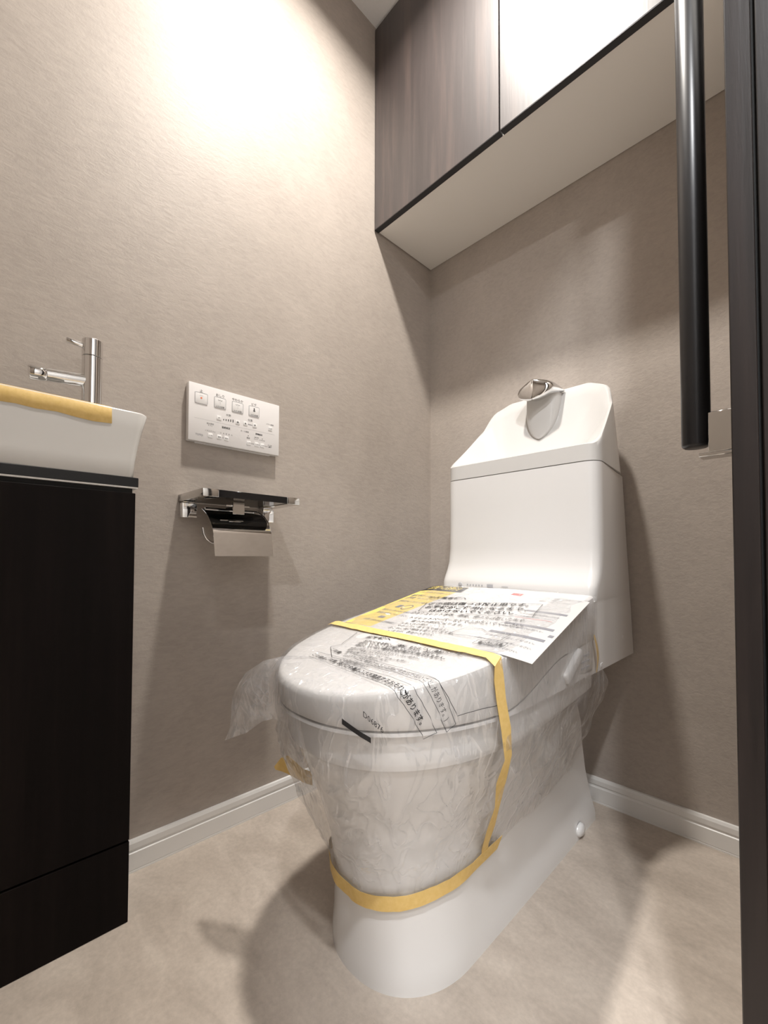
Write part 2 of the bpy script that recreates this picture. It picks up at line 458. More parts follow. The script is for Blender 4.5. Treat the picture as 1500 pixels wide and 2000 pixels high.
# ------------------------------------------------------------------ tape helper: strip through 3-D points with a width vector
def ribbon(name, pts, wid, mat, parent=None, sub=1, thick=0.0004, nrm=None):
    """pts: list of (left edge point, right edge point)"""
    rings = []
    m = len(pts)
    for i, (a, b) in enumerate(pts):
        a, b = Vector(a), Vector(b)
        pa = Vector(pts[max(0, i-1)][0]); pb = Vector(pts[min(m-1, i+1)][0])
        n = (pb-pa).cross(b-a)
        n = n.normalized() if n.length > 1e-9 else Vector((0, 0, 1))
        if nrm is not None and n.dot(Vector(nrm[i] if isinstance(nrm, list) else nrm)) < 0: n = -n
        K = wid
        top = [a.lerp(b, k/K)+n*thick for k in range(K+1)]
        bot = [a.lerp(b, 1-k/K) for k in range(K+1)]
        rings.append(top+bot)
    return loft(name, rings, mat, parent, True, True, True, 60)

# tape over the basin rim
pts = []
for i in range(26):
    y = -0.44+i/25*(0.1655+0.44)
    jag = 0.0007*math.sin(i*2.3)
    f = []
    pts.append(((BX1-0.010, y, ZB+0.0046+jag*0.3), (BX1-0.004, y, ZB+0.0047), (BX1+0.0006, y, ZB+0.001), (BX1+0.0003, y, ZB-0.010+jag), (BX1-0.0002, y+jag, ZB-0.0215+jag*1.5 - 0.003*(i > 22))))
rings = []
for p in pts:
    rings.append([Vector(q) for q in p]+[Vector(q)+Vector((-0.0004, 0, -0.0003)) for q in reversed(p)])
o = loft('masking_tape', rings, M['tape'], None, True, True, True, 60)
tag(o, 'yellow masking tape stuck along the rim of the wash basin', 'tape')

# ------------------------------------------------------------------ paper holder with shelf
t = thing('paper_holder', 'chrome and black paper holder with shelf on the wall below the control panel', 'paper holder')
hx0, hx1, hy0, hy1, hz0, hz1 = XL, -0.813, 0.3145, 0.527, 0.7225, 0.738
box('shelf', hx0+0.004, hx1-0.0006, 0.345, 0.4955, hz0+0.001, hz1-0.0005, M['black'], t, 0.0006, 1)
for a, b in ((hy0, 0.345), (0.4955, hy1)):
    box('end_cap', hx0, hx1, a, b, hz0, hz1, M['steel'], t, 0.0010, 2)
for a, b in ((0.3155, 0.3445), (0.497, 0.5255)):
    box('bracket', hx0, -0.922, a, b, 0.689, 0.7195, M['chrome'], t, 0.0012, 2)
    box('bracket_neck', hx0, -0.926, a+0.003, b-0.003, 0.7195, hz0, M['chrome'], t)
c = box('clip', -0.862, -0.8585, 0.394, 0.420, 0.6965, 0.7222, M['steel'], t, 0.0008, 1)
box('clip_bar', -0.866, -0.862, 0.381, 0.433, 0.7125, 0.716, M['steel'], t, 0.0005, 1)
# curved roll cover
rings = []
prof = []
for k in range(19):
    s = k/18
    if s < 0.5:
        a = s/0.5
        prof.append((-0.900+0.056*a+0.004*math.sin(a*PI), 0.7075-0.044*a+0.004*math.sin(a*PI)))
    else:
        a = (s-0.5)/0.5
        prof.append((-0.842+0.010*a, 0.6600-0.0510*a))
def cover_ring(y):
    return [(x, y, z) for x, z in prof]+[(x-0.0012, y, z-0.0004) for x, z in reversed(prof)]
loft('roll_cover', [cover_ring(0.3465), cover_ring(0.3475), cover_ring(0.473), cover_ring(0.474)], M['chrome'], t, True, True, True, 50)
# wire arm
wp = [(-0.905, 0.440, 0.7085), (-0.900, 0.456, 0.7080), (-0.893, 0.470, 0.7055), (-0.884, 0.4790, 0.697), (-0.873, 0.483, 0.683), (-0.864, 0.4845, 0.664), (-0.862, 0.4835, 0.650),
      (-0.862, 0.478, 0.641), (-0.862, 0.468, 0.637), (-0.862, 0.44, 0.6355), (-0.862, 0.37, 0.6350), (-0.862, 0.352, 0.6365), (-0.862, 0.342, 0.643), (-0.862, 0.336, 0.653), (-0.862, 0.3335, 0.666)]
tube('wire_arm', wp, 0.0026, M['chrome'], t, 14)
tube('pivot', [(-0.900, 0.352, 0.7068), (-0.900, 0.468, 0.7068)], 0.0042, M['chrome'], t)
box('cover_arm', -0.905, -0.862, 0.399, 0.415, 0.7105, 0.7135, M['black'], t)

# ------------------------------------------------------------------ remote control panel
RX0, RX1, RY0, RY1, RZ0, RZ1 = XL, -0.929, 0.3268, 0.5415, 0.8545, 0.9785
t = thing('control_panel', 'white toilet control panel with rows of buttons on the left wall', 'control panel')
box('case', RX0+0.002, RX1, RY0, RY1, RZ0, RZ1, M['remote'], t, 0.0012, 2)
box('back_plate', RX0, RX0+0.006, RY0+0.018, RY1-0.018, RZ0-0.0015, RZ1-0.018, M['remote'], t)
def rect_frame(bm, y0, y1, z0, z1, wdt, x, r=0.003):
    o = rrect(y0, y1, z0, z1, r, x, 4); i = rrect(y0+wdt, y1-wdt, z0+wdt, z1-wdt, r*0.75, x, 4)
    vo = [bm.verts.new((p[2], p[0], p[1])) for p in o]; vi = [bm.verts.new((p[2], p[0], p[1])) for p in i]
    n = len(vo)
    for k in range(n):
        j = (k+1) % n; bm.faces.new((vo[k], vo[j], vi[j], vi[k]))
SURF = RX1+0.0002
for y0, y1 in ((0.3391, 0.3664), (0.3805, 0.4071), (0.4210, 0.4478), (0.4614, 0.4881)):
    b = box('button', RX1-0.001, RX1+0.0009, y0, y1, 0.9358, 0.9598, M['button'], t, 0.0006, 2)
    bm = bmesh.new(); rect_frame(bm, y0, y1, 0.9358, 0.9598, 0.0009, RX1+0.0011)
    bm_obj('outline', bm, M['lgrey'], b)
for cy, cz in ((0.3918, 0.9143), (0.4349, 0.9138), (0.4536, 0.9152), (0.4769, 0.9152), (0.5169, 0.9160), (0.3734, 0.8712), (0.3929, 0.8716), (0.4091, 0.8716),
               (0.4621, 0.8712), (0.4819, 0.8715), (0.4966, 0.8715)):
    box('small_button', RX1-0.001, RX1+0.0010, cy-0.0052, cy+0.0052, cz-0.005, cz+0.005, M['button'], t, 0.0008, 2)
class Print:
    def __init__(self): self.items = []; self.quads = []
    def text(self, s, y, z, h, col='ink', wid=None, bold=False, lift=0.0): self.items.append((s, y, z, h, col, wid, bold, lift))
    def quad(self, y0, y1, z0, z1, col='ink', lift=0.0): self.quads.append((y0, y1, z0, z1, col, lift))
P = Print()
P.text('止', 0.3527, 0.9640, 0.0058); P.text('おしり', 0.3938, 0.9642, 0.0058); P.text('やわらか', 0.4344, 0.9642, 0.0058); P.text('ビデ', 0.4748, 0.9642, 0.0058)
P.quad(0.3490, 0.3560, 0.9528, 0.9534, 'lgrey', 0.001)
P.text('●', 0.3527, 0.9483, 0.0040, 'orange', lift=0.001)
for y in (0.3938, 0.4344, 0.4748): P.text('入り/切替', y, 0.9388, 0.0038, lift=0.001)
for y in (0.3938, 0.4344):
    P.text('﹀﹀', y, 0.9530, 0.0050, 'ink', 0.010, True, 0.001); P.text('⋮', y, 0.9475, 0.0050, 'grey', lift=0.001)
P.text('♟', 0.4748, 0.9515, 0.0085, lift=0.001)
P.text('水勢', 0.4134, 0.9250, 0.0050); P.quad(0.3900, 0.3936, 0.9139, 0.9147, 'ink', 0.0011); P.text('+', 0.4349, 0.9138, 0.0052, bold=True, lift=0.0011)
for k in range(5): P.quad(0.4025+k*0.0054-0.0009, 0.4025+k*0.0054+0.0009, 0.9110, 0.9140+k*0.0009, 'ink')
P.text('位置', 0.4656, 0.9252, 0.0050); P.text('▲', 0.4536, 0.9152, 0.0036, lift=0.0011); P.text('▼', 0.4769, 0.9152, 0.0036, lift=0.0011)
P.quad(0.4600, 0.4705, 0.9140, 0.9155, 'grey')
P.text('パワー脱臭', 0.5163, 0.9258, 0.0034); P.text('入/切', 0.5169, 0.9160, 0.0034, lift=0.0011)
P.quad(0.3384, 0.5290, 0.9033, 0.9037, 'lgrey')
P.text('TOTO', 0.3492, 0.8685, 0.0042, 'grey', 0.0155, True)
P.text('温水便座', 0.3727, 0.8970, 0.0034); P.text('そうじ', 0.3727, 0.8930, 0.0030)
P.text('ノズルそうじ', 0.3729, 0.8808, 0.0034); P.text('入/切', 0.3734, 0.8712, 0.0032, lift=0.0011)
P.text('温度設定', 0.4080, 0.8952, 0.0042, bold=True)
for k in range(5): P.text('6●●●△'[k] if k in (0, 4) else '▮', 0.3964+k*0.00625, 0.8816, 0.0026+0.0006*(k in (2, 3)))
P.text('便座', 0.3929, 0.8716, 0.0032, lift=0.0011); P.text('温水', 0.4091, 0.8716, 0.0032, lift=0.0011); P.quad(0.3985, 0.4032, 0.8712, 0.8720, 'grey')
P.text('オート開閉', 0.4521, 0.8962, 0.0034); P.text('節電設定', 0.4880, 0.8962, 0.0038, bold=True)
P.text('●', 0.4611, 0.8880, 0.0018); P.text('便座', 0.4611, 0.8828, 0.0036); P.text('●● ●●', 0.4819, 0.8878, 0.0016, 'ink', 0.011); P.text('タイマー', 0.4815, 0.8838, 0.0028)
P.text('●', 0.4965, 0.8875, 0.0018); P.text('おまかせ', 0.4965, 0.8836, 0.0030)
for y in (0.4621, 0.4819, 0.4966): P.text('入/切', y, 0.8714, 0.0032, lift=0.0011)
P.quad(0.4680, 0.4760, 0.8710, 0.8718, 'grey'); P.quad(0.4875, 0.4910, 0.8710, 0.8718, 'grey'); P.quad(0.5025, 0.5110, 0.8710, 0.8718, 'grey')
P.text('便ふた', 0.5168, 0.8752, 0.0030, bold=True); P.text('操作', 0.5168, 0.8712, 0.0032, bold=True)
tx = make_texts([(i[0], i[6]) for i in P.items])
geo = {}
for (s, y, z, h, col, wid, bold, lift), (v, f) in zip(P.items, tx):
    mn, mx = v.min(0), v.max(0); cj = (mn+mx)/2
    sc = h/max(1e-6, (0.85 if any(ord(ch) > 0x3000 for ch in s) else (mx-mn)[1]))
    sx = sc if wid is None else wid/max(1e-6, (mx-mn)[0])
    V, F = geo.setdefault(col, ([], [])); b = len(V)
    V += [(SURF+lift, y+(p[0]-cj[0])*sx, z+(p[1]-cj[1])*sc) for p in v]; F += [tuple(b+i for i in q) for q in f]
for y0, y1, z0, z1, col, lift in P.quads:
    V, F = geo.setdefault(col, ([], [])); b = len(V)
    V += [(SURF+lift, y0, z0), (SURF+lift, y1, z0), (SURF+lift, y1, z1), (SURF+lift, y0, z1)]; F.append((b, b+1, b+2, b+3))
for col, (V, F) in geo.items():
    mesh_obj('printed_marks', V, F, M[col], t)['kind'] = 'stuff'

# ------------------------------------------------------------------ toilet
XC = -0.497
NS, NF = 16, 64
def outline(p):
    """p = (yf, ym, yb, hw, hwb, n); open loop from the back right round the front to the back left, x relative to XC"""
    yf, ym, yb, hw, hwb, n = p
    pts = []
    for k in range(NS):
        s = k/NS
        pts.append((hwb+(hw-hwb)*math.sin(s*PI/2), yb+(ym-yb)*s))
    for k in range(NF+1):
        a = PI*k/NF
        c, s = math.cos(a), math.sin(a)
        pts.append((hw*math.copysign(abs(c)**(2/n), c), ym-(ym-yf)*abs(s)**(2/n)))
    for k in range(NS-1, -1, -1):
        s = k/NS
        pts.append((-(hwb+(hw-hwb)*math.sin(s*PI/2)), yb+(ym-yb)*s))
    return pts
NT = 2*NS+NF+1

def lerp_par(table, z):
    if z >= table[0][0]: return table[0][1]
    for (z0, a), (z1, b) in zip(table, table[1:]):
        if z >= z1:
            s = (z-z0)/(z1-z0); s2 = s
            return tuple(x+(y-x)*s2 for x, y in zip(a, b))
    return table[-1][1]

def lid_z(y): return 0.452+0.1814*(y-0.4) - 0.10*max(0.0, 0.42-y)**1.5
LID = (0.322, 0.60, 0.861, 0.193, 0.186, 2.3)
def inset(p, d): return (p[0]+d, p[1], p[2]-d*0.3, p[3]-d, p[4]-d, p[5])
def lid_bottom(y): return 0.396+0.050*smoothstep(0.52, 0.74, y)

T = thing('toilet', 'white toilet with high tank and closed lid wrapped in clear plastic', 'toilet')
# lid: rim side, rounded edge, top
rings = []
o_in = outline(inset(LID, 0.012))
rings.append([(XC+x, y, lid_bottom(y)+0.004) for x, y in o_in])
o_b = outline(inset(LID, 0.003)); rings.append([(XC+x, y, lid_bottom(y)) for x, y in o_b])
o_m = outline(inset(LID, 0.0005)); rings.append([(XC+x, y, lid_bottom(y)+0.006) for x, y in o_m])
o_t = outline(LID); rings.append([(XC+x, y, lid_z(y)-0.012) for x, y in o_t])
for a in (30, 60, 90):
    d = 0.008*(1-math.cos(math.radians(a))); h = 0.008*(1-math.sin(math.radians(a)))
    rings.append([(XC+x, y, lid_z(y)-h) for x, y in outline(inset(LID, d))])
last = outline(inset(LID, 0.008))
def medial(x, y): return (0.0, min(max(y, 0.50), 0.859))
for s in (0.2, 0.45, 0.7, 0.9, 0.999):
    rg = []
    for x, y in last:
        mx, my = medial(x, y); px, py = x+(mx-x)*s, y+(my-y)*s
        rg.append((XC+px, py, lid_z(py)+0.003*s))
    rings.append(rg)
loft('lid', rings, M['plastic'], T, True, False, False, 35)
# seat under the lid
rings = []
for zf, dd in ((lambda y: lid_bottom(y)-0.0025, 0.010), (lambda y: lid_bottom(y)-0.0035, 0.004), (lambda y: 0.3885, 0.003), (lambda y: 0.3865, 0.008)):
    rings.append([(XC+x, y, max(zf(y), 0.3865)) for x, y in outline(inset(LID, dd))])
loft('seat', rings, M['plastic'], T, True, True, True, 35)
# grip on the seat's right side
bm = bmesh.new()
bm_box(bm, -0.0055, 0.0055, -0.038, 0.038, -0.011, 0.011, 0.005, 3)
gobj = bm_obj('seat_hinge_cover', bm, M['plastic'], T, 40)
gobj.location = (XC+0.1885, 0.755, 0.421); gobj.rotation_euler = (math.radians(30), 0, 0)

# bowl and pedestal
BOWL = [(0.3865, (0.338, 0.60, 0.885, 0.181, 0.172, 2.3)), (0.350, (0.338, 0.60, 0.90, 0.181, 0.165, 2.3)), (0.340, (0.341, 0.60, 0.90, 0.178, 0.158, 2.3)),
        (0.337, (0.347, 0.60, 0.90, 0.171, 0.150, 2.3)), (0.300, (0.362, 0.60, 0.93, 0.157, 0.125, 2.25)), (0.240, (0.385, 0.60, 1.00, 0.134, 0.105, 2.2)),
        (0.180, (0.402, 0.59, 1.02, 0.118, 0.100, 2.2)), (0.120, (0.412, 0.57, 1.035, 0.112, 0.100, 2.2)), (0.060, (0.414, 0.56, 1.05, 0.114, 0.105, 2.2)),
        (0.020, (0.414, 0.55, 1.06, 0.118, 0.112, 2.2)), (0.0, (0.415, 0.55, 1.06, 0.119, 0.113, 2.2))]
rings = []
zs = [0.3865, 0.37, 0.35, 0.345, 0.340, 0.337, 0.325, 0.31, 0.30, 0.28, 0.26, 0.24, 0.22, 0.20, 0.18, 0.16, 0.14, 0.12, 0.09, 0.06, 0.035, 0.02, 0.008, 0.0]
for z in zs:
    p = lerp_par(BOWL, z)
    rings.append([(XC+x, y, z) for x, y in outline(p)])
loft('bowl', rings, M['ceramic'], T, True, True, True, 45)
for s in (-1, 1):
    loft('bolt_cap', [[(XC+s*(0.113+0.010*math.cos(a)), 0.965+1.3*r*math.cos(2*PI*k/20), 0.018+r*math.sin(2*PI*k/20)) for k in range(20)]
                      for a, r in ((PI/2, 0.014), (1.0, 0.013), (0.5, 0.009), (0.0, 0.002))], M['ceramic'], T, True, False, True, 60)

# tank body: rounded section lofted upwards
def tank_ring(z, yf, hwf, hwb, yb=1.130, r=0.030):
    # rounded trapezoid, front at yf
    c = [(hwf, yf), (hwb, yb), (-hwb, yb), (-hwf, yf)]
    rad = [r, 0.010, 0.010, r]
    pts = []
    for i in range(4):
        p = Vector((*c[i], 0)); a = Vector((*c[i-1], 0)); b = Vector((*c[(i+1) % 4], 0))
        da, db = (a-p).normalized(), (b-p).normalized()
        p0 = p+da*rad[i]; p1 = p+db*rad[i]
        for k in range(11):
            s = k/10; q = p0*(1-s)**2+p*2*s*(1-s)+p1*s*s
            pts.append((XC+q.x, q.y, z))
    # straight segments get extra points
    return pts
rings = [tank_ring(0.385, 0.800, 0.183, 0.179, r=0.02), tank_ring(0.50, 0.800, 0.184, 0.174, r=0.02), tank_ring(0.515, 0.806, 0.1845, 0.173, r=0.02),
         tank_ring(0.524, 0.862, 0.1850, 0.1725, r=0.022), tank_ring(0.5300, 0.8625, 0.1865, 0.172, r=0.024), tank_ring(0.546, 0.8630, 0.188, 0.1715, r=0.026), tank_ring(0.553, 0.8650, 0.1885, 0.171, r=0.028), tank_ring(0.562, 0.8695, 0.189, 0.1705, r=0.029),
         tank_ring(0.576, 0.8765, 0.189, 0.170, r=0.030), tank_ring(0.595, 0.8825, 0.189, 0.169, r=0.032), tank_ring(0.63, 0.886, 0.189, 0.167, r=0.034), tank_ring(0.72, 0.8865, 0.189, 0.163, r=0.034), tank_ring(0.8015, 0.886, 0.189, 0.159, r=0.034), tank_ring(0.8022, 0.889, 0.186, 0.157, r=0.034)]
loft('tank', rings, M['plastic'], T, True, True, True, 35)
box('tank_clip', XC+0.1795, XC+0.1825, 0.905, 0.917, 0.390, 0.3985, M['plastic'], T, 0.0006, 1)
for a in range(1):
    tube('screw_cap', [(XC+0.173, 1.055, 0.43), (XC+0.1785, 1.055, 0.43)], [0.0055, 0.005], M['plastic'], T)
# bidet unit behind the lid
bm = bmesh.new()
bm_box(bm, XC-0.186, XC+0.186, 0.735, 0.86, 0.390, 0.500, 0.010, 3)
bm_obj('bidet_unit', bm, M['plastic'], T, 40)
bm = bmesh.new()
for k in range(3): bm_box(bm, XC+0.1858, XC+0.1866, 0.797, 0.835, 0.405+k*0.011, 0.4085+k*0.011)
bm_obj('side_vents', bm, M['lgrey'], T)
# marks on the ledge between the tank and lid
SV, SF = [], []
def ledge_quad(x0, x1, z0, z1):
    b = len(SV); SV.extend([(XC+x0, 0.8612, z0), (XC+x1, 0.8612, z0), (XC+x1, 0.8612, z1), (XC+x0, 0.8612, z1)]); SF.append((b, b+1, b+2, b+3))
ledge_quad(-0.050, -0.034, 0.5385, 0.5455)
for k in range(6): ledge_quad(-0.105+k*0.008, -0.101+k*0.008, 0.5405, 0.5435)
ledge_quad(-0.012, 0.004, 0.5410, 0.5425)
mesh_obj('ledge_marks', SV, SF, M['lgrey'], T)['kind'] = 'stuff'
loft('sensor', [[(XC-0.125+r*math.cos(2*PI*k/24), 0.8622-h, 0.542+r*math.sin(2*PI*k/24)) for k in range(24)] for r, h in ((0.005, 0), (0.0045, 0.0015), (0.002, 0.0022))],
     M['lgrey'], T, True, False, True, 40)

# tank lid with hand-wash bowl
def rim_z(x, y):
    q = min(1.0, max(0.0, (y-0.892)/0.165))
    z = 0.839+0.146*q**1.12
    z += 0.047*min(1.0, max(0.0, (0.164-abs(x))/0.060))**0.5*smoothstep(0.985, 1.06, y)
    return z
def lid_ring(off, zfun, yb=1.076, r=0.036):
    N = 40
    hf, hb = 0.1885-off, 0.165-off
    yf2, yb2 = 0.886+off, yb-off
    c = [(hf, yf2), (hb, yb2), (-hb, yb2), (-hf, yf2)]
    rad = [r, 0.060, 0.060, r]
    seq = []
    for i in range(4):
        p = Vector((*c[i], 0)); a = Vector((*c[i-1], 0)); b = Vector((*c[(i+1) % 4], 0))
        da, db = (a-p).normalized(), (b-p).normalized()
        p0 = p+da*rad[i]; p1 = p+db*rad[i]
        for k in range(13):
            s = k/12; q = p0*(1-s)**2+p*2*s*(1-s)+p1*s*s; seq.append(q)
        n = Vector((*c[(i+1) % 4], 0)); dn = (p-n).normalized(); q1 = n+dn*rad[(i+1) % 4]
        for k in range(1, 16):
            seq.append(p1.lerp(q1, k/16))
    return [(XC+q.x, q.y, zfun(q.x, q.y)) for q in seq]
r0 = lid_ring(0.0, lambda x, y: 0.8035, 1.128)
rings = [lid_ring(0.004, lambda x, y: 0.8028, 1.128), r0]
for s in (0.35, 0.7, 0.94):
    ru = lid_ring(0.0, rim_z)
    rings.append([tuple(Vector(a).lerp(Vector(b), s)) for a, b in zip(r0, ru)])
rings.append(lid_ring(0.001, lambda x, y: rim_z(x, y)-0.0010))
rings.append(lid_ring(0.003, lambda x, y: rim_z(x, y)))
rings.append(lid_ring(0.006, lambda x, y: rim_z(x, y)-0.0007))
rin = lid_ring(0.008, lambda x, y: rim_z(x, y)-0.003)
rings.append(rin)
def inner(f):
    out = []
    for x, y, z in rin:
        xr = x-XC
        tx_, ty_ = xr*0.35, 0.950+(y-1.0)*0.12
        px, py = xr+(tx_-xr)*f, y+(ty_-y)*f
        zz = 0.806+(z-0.806)*(1-f)**1.7
        out.append((XC+px, py, zz))
    return out
for f in (0.08, 0.18, 0.3, 0.42, 0.55, 0.68, 0.8, 0.9, 1.0): rings.append(inner(f))
loft('tank_lid', rings, M['tanktop'], T, True, False, True, 40)
# tapered ceramic bracket below the spout
def wall_y(z, x=0.0):
    # depth of the inner back wall at height z on the axis
    q = min(max((z-0.806)/(1.031-0.806), 0.0), 1.0); f = 1-q**(1/1.7)
    return 1.068+(0.950+0.068*0.12-1.068)*f
rings = []
for k in range(23):
    s = 1-(1-k/22)**2; z = 1.020-0.115*s
    half = 0.041*(1-s**3.2)**0.6+0.0005
    prj = 0.040*(1-s)+0.0045
    yw = wall_y(z)
    rg = []
    for j in range(13):
        a = PI*j/12
        rg.append((XC+half*math.cos(a), yw+0.004-(prj+0.004)*(math.sin(a)**0.35), z))
    rings.append(rg)
loft('spout_bracket', rings, M['tanktop'], T, True, True, True, 55)
# chrome spout
rings = []
for k in range(15):
    s = k/14
    y = 1.064-0.078*s
    hw_ = 0.050*(1-0.10*s)*(1-0.9*max(0, (s-0.80)/0.20)**2.2)
    top = 1.030+0.024*math.sin(min(1.0, s*1.25)*PI*0.62)-0.006*s
    bot = 1.020-0.024*math.sin(s*PI*0.55)
    rg = []
    for j in range(24):
        a = 2*PI*j/24
        cx, cz = math.cos(a), math.sin(a)
        zz = (top+bot)/2+(top-bot)/2*cz
        rg.append((XC+hw_*math.copysign(abs(cx)**1.3, cx), y, zz))
    rings.append(rg)
loft('spout', rings, M['chrome'], T, True, True, True, 60)

# ------------------------------------------------------------------ plastic bag, its print and the tapes
BAG = [(0.46, (0.318, 0.60, 0.862, 0.1975, 0.191, 2.3)), (0.40, (0.318, 0.60, 0.875, 0.1975, 0.192, 2.3)), (0.36, (0.324, 0.60, 0.93, 0.193, 0.185, 2.3)), (0.30, (0.342, 0.60, 0.95, 0.176, 0.158, 2.25)),
       (0.24, (0.368, 0.60, 0.95, 0.152, 0.130, 2.2)), (0.18, (0.394, 0.59, 0.93, 0.126, 0.114, 2.2)), (0.14, (0.406, 0.575, 0.92, 0.116, 0.109, 2.2)), (0.10, (0.409, 0.57, 0.92, 0.115, 0.108, 2.2))]
def fold(x, y, z):
    return noise.noise(Vector((x, y, z)))
def ridge(x, y, z):
    return 1.0-2.0*abs(fold(x, y, z))
def top_lift(x, y):
    a = 0.0016+0.0010*max(0, ridge(x*9+3, y*11, 2.2))**2+0.0010*max(0.0, ridge(x*22+7*y, y*17, 5.0))**3
    return a
def side_point(tf, z, extra=0.0):
    """tf fractional index on the outline"""
    p = lerp_par(BAG, z)
    i = int(min(max(tf, 0), NT-1.001)); fr = tf-i
    o = outline_cache(p)
    x = o[i][0]+(o[i+1][0]-o[i][0])*fr; y = o[i][1]+(o[i+1][1]-o[i][1])*fr
    j0, j1 = max(0, i-1), min(NT-1, i+2)
    tx_, ty_ = o[j1][0]-o[j0][0], o[j1][1]-o[j0][1]
    L = math.hypot(tx_, ty_) or 1.0
    nx, ny = -ty_/L, tx_/L                       # outward normal candidate
    if nx*x+ny*(y-0.62) < 0: nx, ny = -nx, -ny
    depth = 0.46-z
    amp = 0.0012+0.0135*smoothstep(0.055, 0.12, depth)*(1-0.85*smoothstep(0.24, 0.31, depth))
    g = tf/NT
    w_ = 0.55*ridge(g*17+1.7*z*6, z*5.0, 1.3)+0.35*ridge(g*34-z*9, z*16, 4.1)+0.25*fold(g*60, z*40, 8.0)
    loc = math.exp(-((tf-41.0)/3.2)**2)*smoothstep(0.17, 0.22, z)*(1-smoothstep(0.33, 0.37, z))
    w_ += 1.1*loc*ridge(g*52+z*14, z*34-g*20, 3.0)
    d = amp*(w_)+extra
    return (XC+x+nx*d, y+ny*d, z)
_oc = {}
def outline_cache(p):
    k = tuple(round(v, 6) for v in p)
    if k not in _oc: _oc[k] = outline(p)
    return _oc[k]

bag = thing('plastic_bag', 'clear crinkled plastic bag with black print pulled over the toilet lid and bowl', 'bag')
edge = outline(BAG[0][1])
rows = []
TOPN, SIDN = 16, 46
for k in range(TOPN):
    s = 1-k/(TOPN-1)*1.0
    s = s*0.999
    rg = []
    for x, y in edge:
        mx, my = medial(x, y); px, py = x+(mx-x)*s, y+(my-y)*s
        zz = lid_z(py)+top_lift(px, py)-0.004*(1-s)**14
        rg.append((XC+px, py, zz))
    rows.append(rg)
def hem(i):
    g = abs(i/(NT-1)-0.5)*2         # 0 front, 1 back
    return 0.138+0.004*math.sin(i*0.7)+0.02*smoothstep(0.55, 1.0, g)
for k in range(1, SIDN+1):
    rg = []
    for i, (x, y) in enumerate(edge):
        z0 = lid_z(y)-0.003; z1 = hem(i)
        z = z0+(z1-z0)*(k/SIDN)
        rg.append(side_point(min(i, NT-1.002), z))
    rows.append(rg)
verts = [p for r in rows for p in r]; faces = []
for i in range(len(rows)-1):
    for j in range(NT-1):
        faces.append((i*NT+j, i*NT+j+1, (i+1)*NT+j+1, (i+1)*NT+j))
mesh_obj('film', verts, faces, M['film'], bag, 80)
# loose corner flap at the front left
FL = [(-0.556, 0.392, 0.4535), (-0.607, 0.371, 0.450), (-0.646, 0.352, 0.438), (-0.679, 0.336, 0.414), (-0.700, 0.325, 0.377), (-0.705, 0.323, 0.321), (-0.713, 0.319, 0.298),
      (-0.674, 0.338, 0.317), (-0.648, 0.351, 0.339), (-0.629, 0.360, 0.346), (-0.598, 0.376, 0.341)]
IN = [(-0.668, 0.341, 0.392), (-0.641, 0.354, 0.389), (-0.637, 0.356, 0.431), (-0.632, 0.359, 0.368), (-0.654, 0.348, 0.362), (-0.600, 0.374, 0.40), (-0.687, 0.332, 0.345)]
def flap(side, name):
    v = [Vector(p) for p in FL]+[Vector(p) for p in IN]
    nrm = Vector((0.45, -0.9, 0.0)).normalized()
    offs = [0, 0, 0, 0, 0, 0, 0, 0, 0, 0, 0, 0.020, 0.026, 0.014, 0.020, 0.012, 0.022, 0.010]
    for i, o_ in enumerate(offs): v[i] += nrm*o_*side
    f = [(0, 1, 13), (1, 2, 13), (2, 3, 13), (3, 11, 13), (3, 4, 11), (4, 17, 11), (4, 5, 17), (5, 6, 17), (6, 7, 17), (7, 15, 17), (17, 15, 11), (7, 8, 15), (8, 14, 15), (8, 9, 14), (9, 10, 14),
         (10, 16, 14), (14, 16, 12), (15, 14, 12), (11, 15, 12), (11, 12, 13), (12, 16, 13), (16, 0, 13), (10, 0, 16)]
    me = bpy.data.meshes.new(name); me.from_pydata([tuple(p) for p in v], [], f)
    bm = bmesh.new(); bm.from_mesh(me)
    bmesh.ops.subdivide_edges(bm, edges=list(bm.edges), cuts=2, use_grid_fill=True)
    for vt in bm.verts:
        c = vt.co
        vt.co = c+nrm*0.0035*noise.noise(c*55+Vector((side*3, 0, 0)))
    return bm_obj(name, bm, M['film'], bag, 25)
flap(1, 'corner_flap'); flap(-0.5, 'corner_flap')

# drape mapping: lid-plane coordinates (x relative to XC, y) to the bag's surface
EDGE = np.array(edge)
def drape(pts, lift):
    pts = np.asarray(pts, float)
    a = EDGE[:-1]; b = EDGE[1:]; ab = b-a; L2 = (ab**2).sum(1)+1e-12
    out = []
    for q in pts:
        tpar = np.clip(((q-a)*ab).sum(1)/L2, 0, 1)
        near = a+ab*tpar[:, None]; d2 = ((near-q)**2).sum(1); i = int(d2.argmin()); d = math.sqrt(d2[i])
        # inside?
        inside = True
        if q[1] < 0.60:
            c = (1-min(1, abs(q[0]/LID[3])**2.3))**(1/2.3)
            inside = abs(q[0]) < BAG[0][1][3] and q[1] > 0.60-(0.60-BAG[0][1][0])*((1-min(1, abs(q[0])/BAG[0][1][3])**2.3)**(1/2.3))
        else:
            inside = abs(q[0]) < BAG[0][1][4]
        if inside:
            fall = 0.004*(max(0.0, 1-d/0.03))**6
            out.append((XC+q[0], q[1], lid_z(q[1])+top_lift(q[0], q[1])+lift+0.0004-fall*0.9))
        else:
            z = lid_z(near[i][1])-0.003-d
            out.append(side_point(i+float(tpar[i]), z, lift))
    return out

